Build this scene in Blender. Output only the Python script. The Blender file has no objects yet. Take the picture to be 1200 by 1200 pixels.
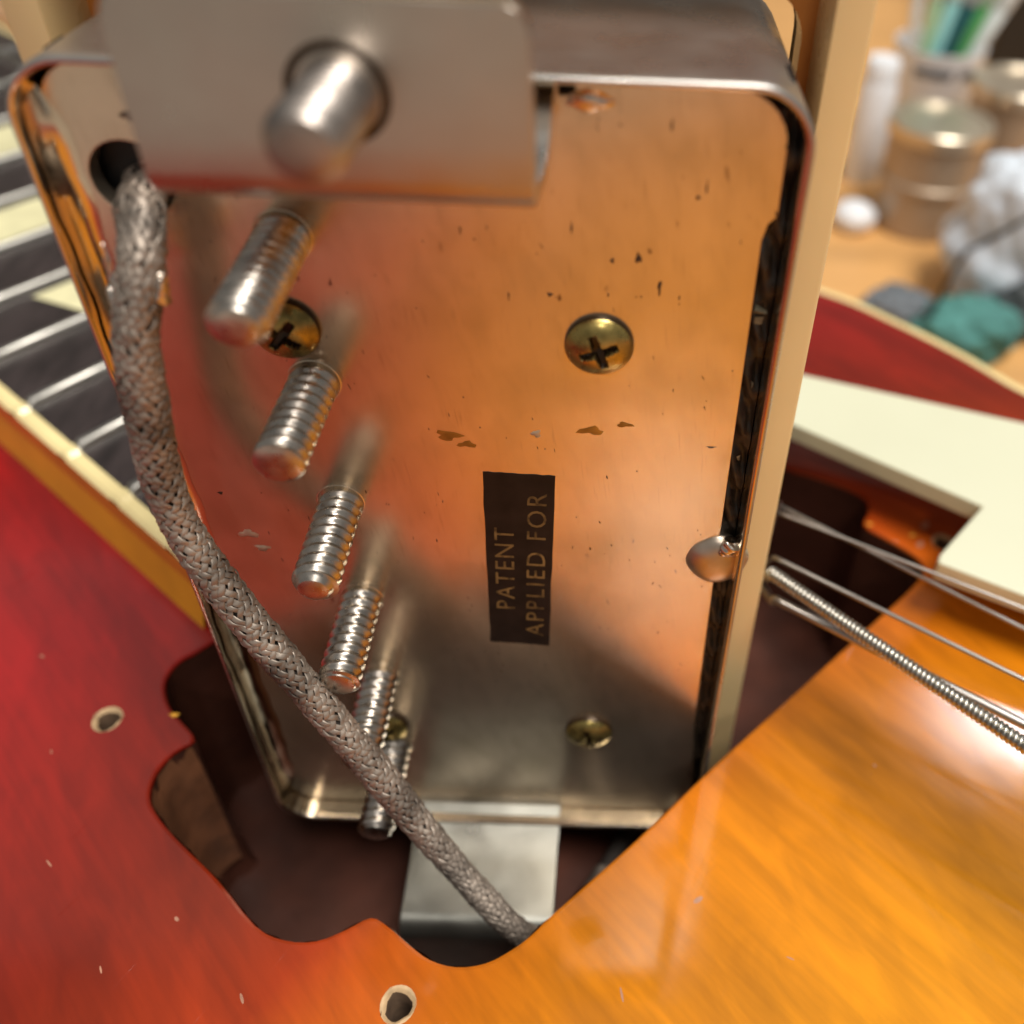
import bpy, bmesh, math, random
from mathutils import Vector, Matrix
random.seed(7)
sc = bpy.context.scene
C = sc.collection
MM = 0.001                                     # everything below is measured in millimetres
PI = math.pi

# ------------------------------------------------------------------ camera
def V(x, y, z): return Vector((x, y, z))
cam_d = bpy.data.cameras.new('camera'); cam = bpy.data.objects.new('camera', cam_d); C.objects.link(cam)
YAW, PIT, ROL, F, OX, OY = 0.0142, 0.6774, 0.0450, 1086.7, 129.7, -133.9
d = V(math.sin(YAW)*math.cos(PIT), math.cos(YAW)*math.cos(PIT), -math.sin(PIT))
r = d.cross(V(0, 0, 1)).normalized(); u = r.cross(d)
r2 = r*math.cos(ROL) + u*math.sin(ROL); u2 = -r*math.sin(ROL) + u*math.cos(ROL)
M = Matrix((r2, u2, -d)).transposed().to_4x4()
M.translation = V(9.873, -43.626, 50.129)*MM
cam.matrix_world = M
cam_d.sensor_width = 36; cam_d.lens = 36*F/1200
cam_d.shift_x = -OX/1200; cam_d.shift_y = OY/1200
cam_d.clip_start = 0.004; cam_d.clip_end = 20
cam_d.dof.use_dof = True; cam_d.dof.focus_distance = 60*MM; cam_d.dof.aperture_fstop = cam_d.lens/(2*0.7)
sc.camera = cam
sc.render.resolution_x = 1024; sc.render.resolution_y = 1024
sc.view_settings.view_transform = 'Standard'; sc.view_settings.look = 'None'
sc.view_settings.exposure = 0.0; sc.view_settings.gamma = 1

# ------------------------------------------------------------------ room light
w = bpy.data.worlds.new('World'); sc.world = w; w.use_nodes = True
bg = w.node_tree.nodes['Background']; bg.inputs[0].default_value = (1.0, 0.97, 0.92, 1); bg.inputs[1].default_value = 0.20

def area(name, loc, target, sx, sy, power, col):
    l = bpy.data.lights.new(name, 'AREA'); l.shape = 'RECTANGLE'; l.size = sx*MM; l.size_y = sy*MM
    l.energy = power; l.color = col
    o = bpy.data.objects.new(name, l); C.objects.link(o)
    o.location = V(*loc)*MM
    o.rotation_euler = (V(*target) - V(*loc)).to_track_quat('-Z', 'Y').to_euler()
    return o
area('window_light', (605, 740, 1130), (0, 0, 0), 170, 80, 1.7, (0.86, 0.93, 1.0))
area('ceiling_light', (380, -250, 1450), (0, 0, 0), 700, 500, 29, (1.0, 0.94, 0.86))
area('haze_panel', (-980, 900, 1450), (-980, 900, 0), 1000, 800, .7, (1.0, 0.93, 0.86))  # unseen panel added to lay a haze on the red lacquer
area('bench_lamp', (107, -891, 900), (0, 0, 0), 120, 100, 2.0, (1.0, 0.94, 0.88))

# ------------------------------------------------------------------ materials
def mat(name, base=(.5, .5, .5), rough=.5, metal=0., coat=0., coat_rough=.05, var=0., vscale=300, bump=0., bscale=400,
        rvar=0., trans=0., ior=1.5, detail=4., alpha=1., spec=.5, stretch=(1, 1, 1), sss=0.):
    m = bpy.data.materials.new(name); m.use_nodes = True
    nt = m.node_tree; N = nt.nodes; L = nt.links; p = N['Principled BSDF']
    p.inputs['Base Color'].default_value = (*base, 1); p.inputs['Roughness'].default_value = rough
    p.inputs['Metallic'].default_value = metal; p.inputs['Coat Weight'].default_value = coat
    p.inputs['Coat Roughness'].default_value = coat_rough; p.inputs['Transmission Weight'].default_value = trans
    p.inputs['IOR'].default_value = ior; p.inputs['Alpha'].default_value = alpha
    p.inputs['Specular IOR Level'].default_value = spec
    if sss: p.inputs['Subsurface Weight'].default_value = sss; p.inputs['Subsurface Radius'].default_value = (.003, .0015, .0008)
    tc = N.new('ShaderNodeTexCoord'); mp = N.new('ShaderNodeMapping'); mp.inputs['Scale'].default_value = stretch
    L.new(tc.outputs['Object'], mp.inputs[0])
    def noise(s, dt=detail):
        n = N.new('ShaderNodeTexNoise'); n.inputs['Scale'].default_value = s; n.inputs['Detail'].default_value = dt
        L.new(mp.outputs[0], n.inputs['Vector']); return n
    if var:
        n = noise(vscale); mr = N.new('ShaderNodeMapRange'); mr.inputs[1].default_value = .3; mr.inputs[2].default_value = .7
        mr.inputs[3].default_value = 1-var; mr.inputs[4].default_value = 1+var; L.new(n.outputs[0], mr.inputs[0])
        mx = N.new('ShaderNodeVectorMath'); mx.operation = 'SCALE'; mx.inputs[0].default_value = base
        L.new(mr.outputs[0], mx.inputs['Scale']); L.new(mx.outputs[0], p.inputs['Base Color'])
    if rvar:
        n = noise(vscale*1.7); mr = N.new('ShaderNodeMapRange'); mr.inputs[1].default_value = .3; mr.inputs[2].default_value = .7
        mr.inputs[3].default_value = max(rough-rvar, .02); mr.inputs[4].default_value = rough+rvar
        L.new(n.outputs[0], mr.inputs[0]); L.new(mr.outputs[0], p.inputs['Roughness'])
    if bump:
        n = noise(bscale); b = N.new('ShaderNodeBump'); b.inputs['Strength'].default_value = 1; b.inputs['Distance'].default_value = bump*MM
        L.new(n.outputs[0], b.inputs['Height']); L.new(b.outputs[0], p.inputs['Normal'])
    m['p'] = 1
    return m

class G:                                     # tiny node-graph helper for the special materials
    def __init__(s, m): s.nt = m.node_tree; s.p = s.nt.nodes['Principled BSDF']
    def n(s, t, **k):
        x = s.nt.nodes.new(t)
        for a, b in k.items(): setattr(x, a, b)
        return x
    def l(s, a, b): s.nt.links.new(a, b)
    def math(s, op, a, b=None, c=None):
        x = s.n('ShaderNodeMath', operation=op)
        for i, v in enumerate((a, b, c)):
            if v is None: continue
            if isinstance(v, (int, float)): x.inputs[i].default_value = v
            else: s.l(v, x.inputs[i])
        return x.outputs[0]
    def noise(s, vec, scale, detail=4., dist=0.):
        x = s.n('ShaderNodeTexNoise'); x.inputs['Scale'].default_value = scale; x.inputs['Detail'].default_value = detail
        x.inputs['Distortion'].default_value = dist
        s.l(vec, x.inputs['Vector']); return x.outputs[0]
    def rng(s, v, a, b, c, d_):
        x = s.n('ShaderNodeMapRange'); s.l(v, x.inputs[0])
        for i, q in enumerate((a, b, c, d_)): x.inputs[i+1].default_value = q
        return x.outputs[0]
    def mix(s, f, a, b):
        x = s.n('ShaderNodeMix', data_type='RGBA')
        if isinstance(f, (int, float)): x.inputs[0].default_value = f
        else: s.l(f, x.inputs[0])
        for sock, v in ((x.inputs[6], a), (x.inputs[7], b)):
            if isinstance(v, tuple): sock.default_value = (*v, 1)
            else: s.l(v, sock)
        return x.outputs[2]
    def ramp(s, f, stops):
        x = s.n('ShaderNodeValToRGB'); cr = x.color_ramp
        while len(cr.elements) < len(stops): cr.elements.new(.5)
        for e, (pos, c) in zip(cr.elements, stops): e.position = pos; e.color = (*c, 1)
        s.l(f, x.inputs[0]); return x.outputs[0]
    def coord(s, scale=(1, 1, 1), rot=(0, 0, 0)):
        t = s.n('ShaderNodeTexCoord'); r_ = s.n('ShaderNodeMapping'); r_.inputs['Rotation'].default_value = rot
        s.l(t.outputs['Object'], r_.inputs[0])
        m_ = s.n('ShaderNodeMapping'); m_.inputs['Scale'].default_value = scale
        s.l(r_.outputs[0], m_.inputs[0]); return m_.outputs[0]
    def bump(s, h, dist, prev=None):
        x = s.n('ShaderNodeBump'); x.inputs['Strength'].default_value = 1; x.inputs['Distance'].default_value = dist*MM
        s.l(h, x.inputs['Height'])
        if prev is not None: s.l(prev, x.inputs['Normal'])
        return x.outputs[0]

# sunburst lacquer: amber in the middle of the body, red towards its rim
def sunburst():
    m = mat('sunburst_lacquer', rough=.5, coat=1., coat_rough=.07, spec=.1); g = G(m)
    co = g.coord()
    dist = g.n('ShaderNodeVectorMath', operation='DISTANCE'); g.l(co, dist.inputs[0]); dist.inputs[1].default_value = (.080, -.070, -.022)
    wob = g.noise(co, 22, 3); fig = g.noise(g.coord((150, 420, 300), (0, 0, .95)), 1., 5, .6)
    dd = g.math('ADD', dist.outputs['Value'], g.math('MULTIPLY', g.math('SUBTRACT', wob, .5), .022))
    f = g.rng(dd, .070, .145, 0, 1)
    col = g.ramp(f, [(0.0, (.63, .235, .002)), (.24, (.58, .18, .002)), (.36, (.46, .095, .004)), (.48, (.33, .034, .004)), (.66, (.20, .013, .002)), (1., (.31, .006, .006))])
    dark = g.rng(fig, .35, .65, .85, 1.10)
    band = g.noise(g.coord((12, 85, 60), (0, 0, .80)), 1.0, 4, .5)
    dark = g.math('MULTIPLY', dark, g.rng(band, .36, .62, .66, 1.12))
    grain = g.noise(g.coord((60, 1500, 200), (0, 0, .75)), 1.0, 5)
    dark = g.math('MULTIPLY', dark, g.rng(grain, .3, .7, .90, 1.08))
    sc_ = g.n('ShaderNodeVectorMath', operation='SCALE'); g.l(col, sc_.inputs[0]); g.l(dark, sc_.inputs['Scale'])
    g.l(sc_.outputs[0], g.p.inputs['Base Color'])
    b1 = g.bump(g.noise(co, 34, 2), .09)
    scr = g.rng(g.noise(g.coord((2600, 160, 900), (0, 0, .5)), 1., 2, .4), .70, .78, 0, 1)
    b2 = g.bump(g.noise(co, 900, 3), .0016, b1); b2 = g.bump(scr, .012, b2)
    g.l(b2, g.p.inputs['Coat Normal']); g.l(b1, g.p.inputs['Normal'])
    g.l(g.rng(g.noise(co, 90, 4), .35, .7, .05, .16), g.p.inputs['Coat Roughness'])
    return m
M_body = sunburst()

# nickel-silver base plate: brushed, pitted, stained
def plate_mat():
    m = mat('aged_nickel_silver', (.72, .66, .58), .16, .91, spec=.5); g = G(m)
    co = g.coord()
    big = g.noise(co, 120, 4); fine = g.noise(co, 900, 6)
    st = g.noise(g.coord((1900, 800, 750), (0, .16, 0)), 1., 1, .3)              # short dark scratches and pits
    spk = g.rng(st, .72, .76, 0, 1)
    patch = g.rng(g.noise(co, 95, 3), .50, .62, 0, 1)
    spk = g.math('MULTIPLY', spk, patch)
    stain = g.rng(g.noise(co, 170, 3, .2), .50, .80, 0, 1)
    c1 = g.mix(g.rng(big, .3, .7, 0, 1), (.86, .735, .58), (.74, .62, .47))
    sm = g.rng(g.noise(g.coord((700, 500, 260), (0, .3, 0)), 1., 6, .5), .45, .70, 0, .30)
    c1 = g.mix(sm, c1, (.50, .43, .32))
    scr = g.rng(g.noise(g.coord((5200, 500, 420), (0, .10, 0)), 1., 3), .60, .72, 0, .32)
    c1 = g.mix(scr, c1, (.30, .22, .13))
    c2 = g.mix(g.math('MULTIPLY', stain, .45), c1, (.42, .36, .22))
    c3 = g.mix(g.math('MULTIPLY', spk, .8), c2, (.14, .07, .035))
    g.l(c3, g.p.inputs['Base Color'])
    g.p.inputs['Roughness'].default_value = .25
    b = g.bump(fine, .0014); b = g.bump(g.noise(g.coord((5200, 500, 260), (0, .12, 0)), 1., 3), .0011, b); b = g.bump(g.noise(g.coord((300, 500, 4800), (0, -.5, 0)), 1., 3), .0006, b); b = g.bump(g.noise(co, 55, 2), .035, b)
    g.l(b, g.p.inputs['Normal'])
    return m
M_plate = plate_mat()
M_cover = mat('dull_nickel_cover', (.44, .42, .395), .30, .85, var=.12, vscale=200, rvar=.07, bump=.006, bscale=500)
M_rim = mat('polished_nickel', (.78, .66, .50), .14, 1., var=.15, vscale=180, rvar=.05, bump=.01, bscale=260)
M_leg = mat('satin_nickel_leg', (.52, .485, .44), .31, 1., var=.07, vscale=200, rvar=.05, bump=.004, bscale=700)
M_steel = mat('nickel_steel_screw', (.50, .46, .41), .30, 1., var=.25, vscale=900, rvar=.08, bump=.02, bscale=1300)
M_brass = mat('tarnished_brass', (.36, .275, .09), .30, .9, var=.45, vscale=900, rvar=.09, bump=.008, bscale=1100)
M_solder = mat('solder', (.72, .64, .56), .22, 1., var=.12, vscale=500, rvar=.06, bump=.03, bscale=700)
M_wax = mat('dark_potting_wax', (.030, .020, .012), .5, 0, var=.7, vscale=500, bump=.12, bscale=1500, coat=.2, coat_rough=.3)
M_flake = mat('wax_flake', (.17, .15, .10), .25, 0, var=.4, vscale=800, coat=.6)
M_black = mat('bobbin_black', (.008, .007, .007), .5)
M_braid = mat('tinned_copper_braid', (.30, .255, .215), .52, .6, var=.6, vscale=300, rvar=.1, bump=.025, bscale=2500)
M_core = mat('braid_core', (.05, .04, .034), .7, .2)
M_decal = mat('black_decal', (.014, .008, .006), .5, 0, coat=0., coat_rough=.15, spec=.25, var=.5, vscale=600, bump=.004, bscale=800)
M_gold = mat('worn_gold_ink', (.26, .16, .055), .45, .2, var=.55, vscale=1600)
def ink():
    m = mat('worn_gold_ink', (.2, .12, .04), .5, .2, spec=.3); g = G(m); co = g.coord()
    f = g.rng(g.noise(co, 1500, 3), .32, .50, .25, 1); f2 = g.rng(g.noise(co, 260, 2), .35, .65, .45, 1)
    g.l(g.mix(g.math('MULTIPLY', f, f2), (.016, .010, .007), (.30, .19, .07)), g.p.inputs['Base Color']); return m
M_gold = ink()
M_cream = mat('cream_plastic', (.82, .60, .30), .32, 0, var=.05, vscale=80, rvar=.06, bump=.01, bscale=200, sss=.15)
M_tabshade = mat('shaded_cream_underside', (.60, .22, .04), .42, 0, var=.12, vscale=120)  # cream plastic with the shade of the hollow tabs put into its colour
M_guard = mat('cream_pickguard', (.66, .67, .50), .38, 0, var=.02, vscale=60, rvar=.04, bump=.004, bscale=300)
M_gedge = mat('pickguard_edge', (.76, .68, .44), .45, 0, var=.06, vscale=200)
M_bind = mat('aged_binding', (.86, .72, .36), .3, 0, coat=.4, var=.08, vscale=140)
M_bindside = mat('amber_binding_side', (.80, .38, .02), .28, 0, coat=1, var=.10, vscale=160, bump=.02, bscale=220)
M_fret = mat('fret_wire', (.40, .39, .36), .36, 1., rvar=.08, vscale=300)
M_rose = mat('rosewood', (.030, .022, .022), .38, 0, coat=.15, var=.5, vscale=1., stretch=(700, 150, 100), bump=.03, bscale=1.)
M_pearl = mat('pearl_inlay', (.78, .74, .45), .25, 0, coat=.6, var=.12, vscale=220)
M_cav = mat('cavity_stain', (.070, .022, .013), .5, 0, coat=.12, coat_rough=.3, spec=.25, var=.45, vscale=110, bump=.18, bscale=190, rvar=.1)
M_bare = mat('bare_wood', (.52, .36, .20), .7, 0, var=.3, vscale=900, bump=.06, bscale=1400)
M_lip = mat('bare_amber_chip', (.80, .40, .04), .5, 0, var=.15, vscale=600)
M_back = mat('red_lacquer_side', (.20, .012, .008), .3, 0, coat=1, var=.1, vscale=60)
M_wound = mat('wound_string', (.50, .48, .43), .28, 1., rvar=.06)
M_plain = mat('plain_string', (.42, .39, .36), .28, 1.)
M_bench = mat('bench_wood', (.66, .36, .13), .45, 0, var=.16, vscale=1., stretch=(14, 90, 40), bump=.05, bscale=3.)
M_added_cloth = mat('reflected_grey_cloth', (.30, .26, .22), .9, 0, var=.15, vscale=200, bump=.2, bscale=600)

# ------------------------------------------------------------------ mesh helpers
def link(name, bm, m, parent=None, smooth=True, bevel=0, autosmooth=None):
    for v in bm.verts: v.co *= MM
    bmesh.ops.recalc_face_normals(bm, faces=bm.faces)
    me = bpy.data.meshes.new(name); bm.to_mesh(me); bm.free()
    ms = m if isinstance(m, (list, tuple)) else [m]
    for x in ms: me.materials.append(x)
    if smooth:
        me.polygons.foreach_set('use_smooth', [True]*len(me.polygons))
        if autosmooth: me.set_sharp_from_angle(angle=math.radians(autosmooth))
    o = bpy.data.objects.new(name, me); C.objects.link(o)
    if bevel:
        b = o.modifiers.new('bevel', 'BEVEL'); b.width = bevel*MM; b.segments = 3; b.limit_method = 'ANGLE'; b.angle_limit = .6; b.harden_normals = bool(smooth)
    if parent: o.parent = parent
    return o
def tag(o, label=None, cat=None, group=None, kind=None):
    for k, v in (('label', label), ('category', cat), ('group', group), ('kind', kind)):
        if v: o[k] = v
    return o
def empty(name, loc, label, cat, group=None):
    o = bpy.data.objects.new(name, None); C.objects.link(o); o.empty_display_size = .01
    return tag(o, label, cat, group)
def grid(bm, rows, closed=False, cap0=False, cap1=False, mi=0):
    vs = [[bm.verts.new(p) for p in r_] for r_ in rows]; n = len(rows[0])
    for i in range(len(vs)-1):
        for j in range(n if closed else n-1):
            f = bm.faces.new((vs[i][j], vs[i][(j+1) % n], vs[i+1][(j+1) % n], vs[i+1][j])); f.material_index = mi
    if cap0: bm.faces.new(vs[0][::-1]).material_index = mi
    if cap1: bm.faces.new(vs[-1]).material_index = mi
    return vs
def box(bm, x0, x1, y0, y1, z0, z1, mi=0):
    grid(bm, [[(x0, y0, z), (x1, y0, z), (x1, y1, z), (x0, y1, z)] for z in (z0, z1)], True, True, True, mi)
def rrect(x0, x1, z0, z1, rr, n=8):
    pts = []
    for cx, cz, a0 in ((x1-rr, z1-rr, 0), (x0+rr, z1-rr, 90), (x0+rr, z0+rr, 180), (x1-rr, z0+rr, 270)):
        for k in range(n+1):
            a = math.radians(a0 + 90*k/n); pts.append((cx+rr*math.cos(a), cz+rr*math.sin(a)))
    return pts
def polyfill(bm, loops, zf, mi=0):
    """filled polygon with holes; zf maps a 2-D point to 3-D"""
    es = []
    for lp in loops:
        vs = [bm.verts.new(zf(*p)) for p in lp]
        es += [bm.edges.new((vs[i], vs[(i+1) % len(vs)])) for i in range(len(vs))]
    g = bmesh.ops.triangle_fill(bm, use_beauty=True, use_dissolve=False, edges=es)
    for f in g['geom']:
        if isinstance(f, bmesh.types.BMFace): f.material_index = mi
def walls(bm, lp, f0, f1, mi=0):
    grid(bm, [[f0(*p) for p in lp], [f1(*p) for p in lp]], True, mi=mi)
def circ(cx, cy, rr, n=24, ph=0): return [(cx+rr*math.cos(ph+2*PI*k/n), cy+rr*math.sin(ph+2*PI*k/n)) for k in range(n)]
def lathe(bm, prof, origin, axis=(0, 0, 1), n=32, mi=0, close0=True, close1=True):
    ax = V(*axis).normalized(); t = ax.orthogonal().normalized(); b = ax.cross(t); o = V(*origin)
    grid(bm, [[o + ax*h + (t*math.cos(2*PI*k/n) + b*math.sin(2*PI*k/n))*rr for k in range(n)] for rr, h in prof], True, close0, close1, mi)
def catmull(P, n):
    P = [V(*p) for p in P]; P = [P[0]*2-P[1]] + P + [P[-1]*2-P[-2]]; out = []
    for i in range(1, len(P)-2):
        for k in range(n):
            t = k/n; a, b, c, e = P[i-1:i+3]
            out.append(.5*((2*b) + (c-a)*t + (2*a-5*b+4*c-e)*t*t + (3*b-a-3*c+e)*t**3))
    out.append(P[-2]); return out
def frames(pts):
    T = [(pts[min(i+1, len(pts)-1)] - pts[max(i-1, 0)]).normalized() for i in range(len(pts))]
    nrm = T[0].orthogonal().normalized(); fr = []
    for t in T:
        nrm = (nrm - t*nrm.dot(t)).normalized(); fr.append((t, nrm, t.cross(nrm)))
    return fr
def tube(bm, pts, rad, n=10, mi=0, caps=True):
    pts = [V(*p) for p in pts]; fr = frames(pts)
    rf = rad if callable(rad) else (lambda i: rad)
    grid(bm, [[p + (a*math.cos(2*PI*k/n) + b*math.sin(2*PI*k/n))*rf(i) for k in range(n)] for i, (p, (t, a, b)) in enumerate(zip(pts, fr))], True, caps, caps, mi)
def smooth_loop(P, n=4):
    """closed Catmull-Rom through 2-D points"""
    out = []; m = len(P)
    for i in range(m):
        a, b, c, e = [Vector(P[(i+k) % m]) for k in (-1, 0, 1, 2)]
        for k in range(n):
            t = k/n; q = .5*((2*b) + (c-a)*t + (2*a-5*b+4*c-e)*t*t + (3*b-a-3*c+e)*t**3); out.append((q.x, q.y))
    return out
def offset(lp, dist):
    A = sum(lp[i][0]*lp[(i+1) % len(lp)][1] - lp[(i+1) % len(lp)][0]*lp[i][1] for i in range(len(lp)))
    s = 1 if A > 0 else -1; out = []
    for i in range(len(lp)):
        a = Vector(lp[i-1]); b = Vector(lp[i]); c = Vector(lp[(i+1) % len(lp)])
        t = (c-a).normalized(); out.append((b.x + t.y*s*dist, b.y - t.x*s*dist))
    return out

# ================================================================== setting: bench and added cloth
TZ = -72.0
bm = bmesh.new(); box(bm, -900, 1100, -130, 900, TZ-30, TZ)
tag(link('workbench_top', bm, M_bench, smooth=False, bevel=1), kind='structure')
bm = bmesh.new()
rows = []
for i in range(60):
    y = -900 + i*(1000/59); rows.append([(x*40-900, y, TZ+.8+1.6*math.sin(x*1.3+i*.5)*math.sin(i*.7+x*.3)+1.6) for x in range(50)])
grid(bm, rows)  # unseen cloth, added so that the upper leg mirrors grey
tag(link('added_grey_cloth', bm, M_added_cloth), 'grey cloth added out of view for the upper leg to reflect', 'cloth')
bm = bmesh.new(); box(bm, -900, 1100, -1000, -131, TZ-30, TZ-.5)
tag(link('workbench_front', bm, M_bench, smooth=False), kind='structure')

# ================================================================== guitar
ZB = -22.0
guitar = empty('electric_guitar', (0, 0, 0), 'red to amber sunburst guitar body with its neck pickup lifted out of the open cavity', 'guitar')
cav = [(-26.5, 7.7), (-28.1, 6.2), (-28.7, 4.6), (-28.4, 3.1), (-27.3, 1.4), (-25.8, .1), (-24.05, -1.55), (-25.3, -2.8), (-26.0, -4.6), (-25.8, -6.4),
       (-24.9, -7.7), (-22.5, -9.7), (-18.2, -12.7), (-14.4, -15.8), (-12.0, -16.7), (-9.8, -16.7), (-7.9, -15.9), (-6.3, -15.05), (-4.9, -15.6), (-3.1, -16.8),
       (-1.5, -17.7), (.4, -18.1), (2.4, -17.8), (4.1, -16.9), (5.4, -15.9), (7.0, -14.3), (12.9, -8.9), (19.2, -2.7), (22.8, .7), (33.5, 10.7),
       (39.6, 16.4), (41.9, 18.9), (42.5, 20.3), (41.7, 21.9), (39.5, 23.9), (37.4, 25.8), (38.3, 28.0), (37.9, 30.4), (33.6, 32.8), (29.7, 34.5), (23, 39.5), (19, 38.5), (16, 43), (9, 40), (-9, 28), (-20, 15.5)]
cavL = smooth_loop(cav, 3)
body_out = smooth_loop([(40.4, 73), (49.5, 65.7), (57.1, 58), (63.5, 50.2), (74, 42), (92, 34), (120, 30), (170, 25), (230, -20), (255, -110), (215, -210), (130, -250), (60, -190), (12, -138), (-38, -108), (-82, -80), (-118, -44),
                        (-120, 10), (-92, 56), (-60, 92), (-20, 92), (15, 86)], 6)
screwholes = [(-32.0, 0.0), (-3.2, -20.6), (45.4, 23.6)]
bm = bmesh.new()
lip = offset(cavL, .28)
top_holes = [circ(x, y, 1.20, 20) for x, y in screwholes]
polyfill(bm, [body_out, lip] + top_holes, lambda x, y: (x, y, ZB))
def zc(z): return lambda x, y: (x, y, z)
# rolled lacquer lip round the cavity
lipv = offset(cavL, .08)
grid(bm, [[(x, y, ZB) for x, y in lip], [(x, y, ZB-.07) for x, y in lipv], [(x, y, ZB-.3) for x, y in cavL]], True)
bmesh.ops.remove_doubles(bm, verts=bm.verts, dist=1e-4)
for f in bm.faces:
    f.normal_update()
bt_o = link('body_top', bm, M_body, guitar, autosmooth=50)
for f in bt_o.data.polygons:
    if abs(f.normal.z) > .995: f.use_smooth = False
bm = bmesh.new()
def outl(k): return offset(body_out, k)
grid(bm, [[(x, y, ZB-2.4) for x, y in body_out], [(x, y, ZB-46) for x, y in body_out], [(x, y, ZB-50+2.2) for x, y in outl(-3)]], True, False, True)
link('body_side', bm, M_back, guitar, autosmooth=40)
bm = bmesh.new()
grid(bm, [[(x, y, ZB-2.4) for x, y in outl(.05)], [(x, y, ZB-.1) for x, y in outl(.08)], [(x, y, ZB+.1) for x, y in outl(-.1)], [(x, y, ZB+.1) for x, y in outl(-1.0)], [(x, y, ZB-.05) for x, y in outl(-1.1)]], True)
link('body_binding', bm, M_bind, guitar, autosmooth=40)
# cavity walls and floor
bm = bmesh.new()
rows = []
for k, z in enumerate((ZB-.3, ZB-3, ZB-8, ZB-14, ZB-21.5, ZB-22.5)):
    rows.append([(x+.12*math.sin(y*2.1+k), y+.12*math.sin(x*2.3+k*2), z) for x, y in (cavL if k == 0 else offset(cavL, .10 if k < 5 else -.6))])
grid(bm, rows, True)
polyfill(bm, [offset(cavL, -.4)], lambda x, y: (x, y, ZB-22.4))
link('pickup_cavity', bm, M_cav, guitar, autosmooth=45)
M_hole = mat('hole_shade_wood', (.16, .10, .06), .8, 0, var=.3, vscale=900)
# paler wall strip, painted as if lit, inside the left ear of the cavity
bm = bmesh.new(); seg = [offset(cavL, -.06)[i] for i in range(19, 40)]
grid(bm, [[(x+.06*math.sin(i*1.9+k), y+.06*math.sin(i*2.3+k), z) for i, (x, y) in enumerate(seg)] for k, z in enumerate((ZB-.5, ZB-2.5, ZB-6, ZB-10, ZB-15, ZB-20))])
link('lit_ear_wall', bm, mat('ear_wall_lit_tone', (.20, .078, .034), .55, 0, coat=.3, coat_rough=.3, var=.45, vscale=260, bump=.15, bscale=420), guitar)
# screw holes with raw wood rims
for i, (x, y) in enumerate(screwholes):
    bm = bmesh.new(); n = 20; rows = []
    for k, (rr, z) in enumerate(((1.22, .005), (1.16, .02), (1.06, -.04), (.88, -.30), (.80, -1.2), (.7, -7))):
        rows.append([(x+(rr*(1+(.10*math.sin(3*a+i*2)+.06*math.sin(7*a) if 0 < k < 4 else 0)))*math.cos(a), y+(rr*(1+(.10*math.sin(3*a+i) if 0 < k < 4 else 0)))*math.sin(a), ZB+z) for a in [2*PI*j/n for j in range(n)]])
    grid(bm, rows[:4], True, mi=0); grid(bm, rows[3:], True, False, True, mi=1)
    link('screw_hole', bm, [M_bare, M_hole], guitar, autosmooth=60)
# little finish chips at the cavity edge
for x, y, s in ((-26.55, .62, .38), (38.0, 25.9, .35), (42.3, 24.5, .35)):
    bm = bmesh.new()
    pts = [(x+s*(1+.35*math.sin(5*a+x))*math.cos(a), y+.5*s*(1+.3*math.sin(3*a))*math.sin(a)) for a in [2*PI*j/12 for j in range(12)]]
    grid(bm, [[(px, py, ZB+.02) for px, py in pts], [(x+(px-x)*.6, y+(py-y)*.6, ZB+.05) for px, py in pts]], True, False, True)
    link('finish_chip', bm, M_lip, guitar)

# small nicks in the lacquer
M_nick = mat('lacquer_nick', (.45, .22, .14), .4, 0, coat=.5, var=.3, vscale=900)
for x, y, a, b in ((-13.8, -20.5, .10, .38), (-20.1, -15.6, .12, .22), (-35.2, -3.1, .05, .22), (17.6, -13.2, .42, .18), (12.0, -19.6, .08, .5), (-24, -19, .06, .3), (-40.5, 6, .1, .25),
                   (-31, -12, .06, .4), (24, -17, .05, .3), (33, -2, .1, .16), (42.8, 23.2, .5, .3), (44.0, 26.0, .7, .35)):
    bm = bmesh.new(); th = random.gauss(.7, .5)
    vs = [bm.verts.new((x+a*math.cos(q)*math.cos(th)-b*math.sin(q)*math.sin(th), y+a*math.cos(q)*math.sin(th)+b*math.sin(q)*math.cos(th), ZB+.012)) for q in [2*PI*j/9 for j in range(9)]]
    bm.faces.new(vs); link('lacquer_nick', bm, M_nick, guitar, smooth=False)

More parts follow.
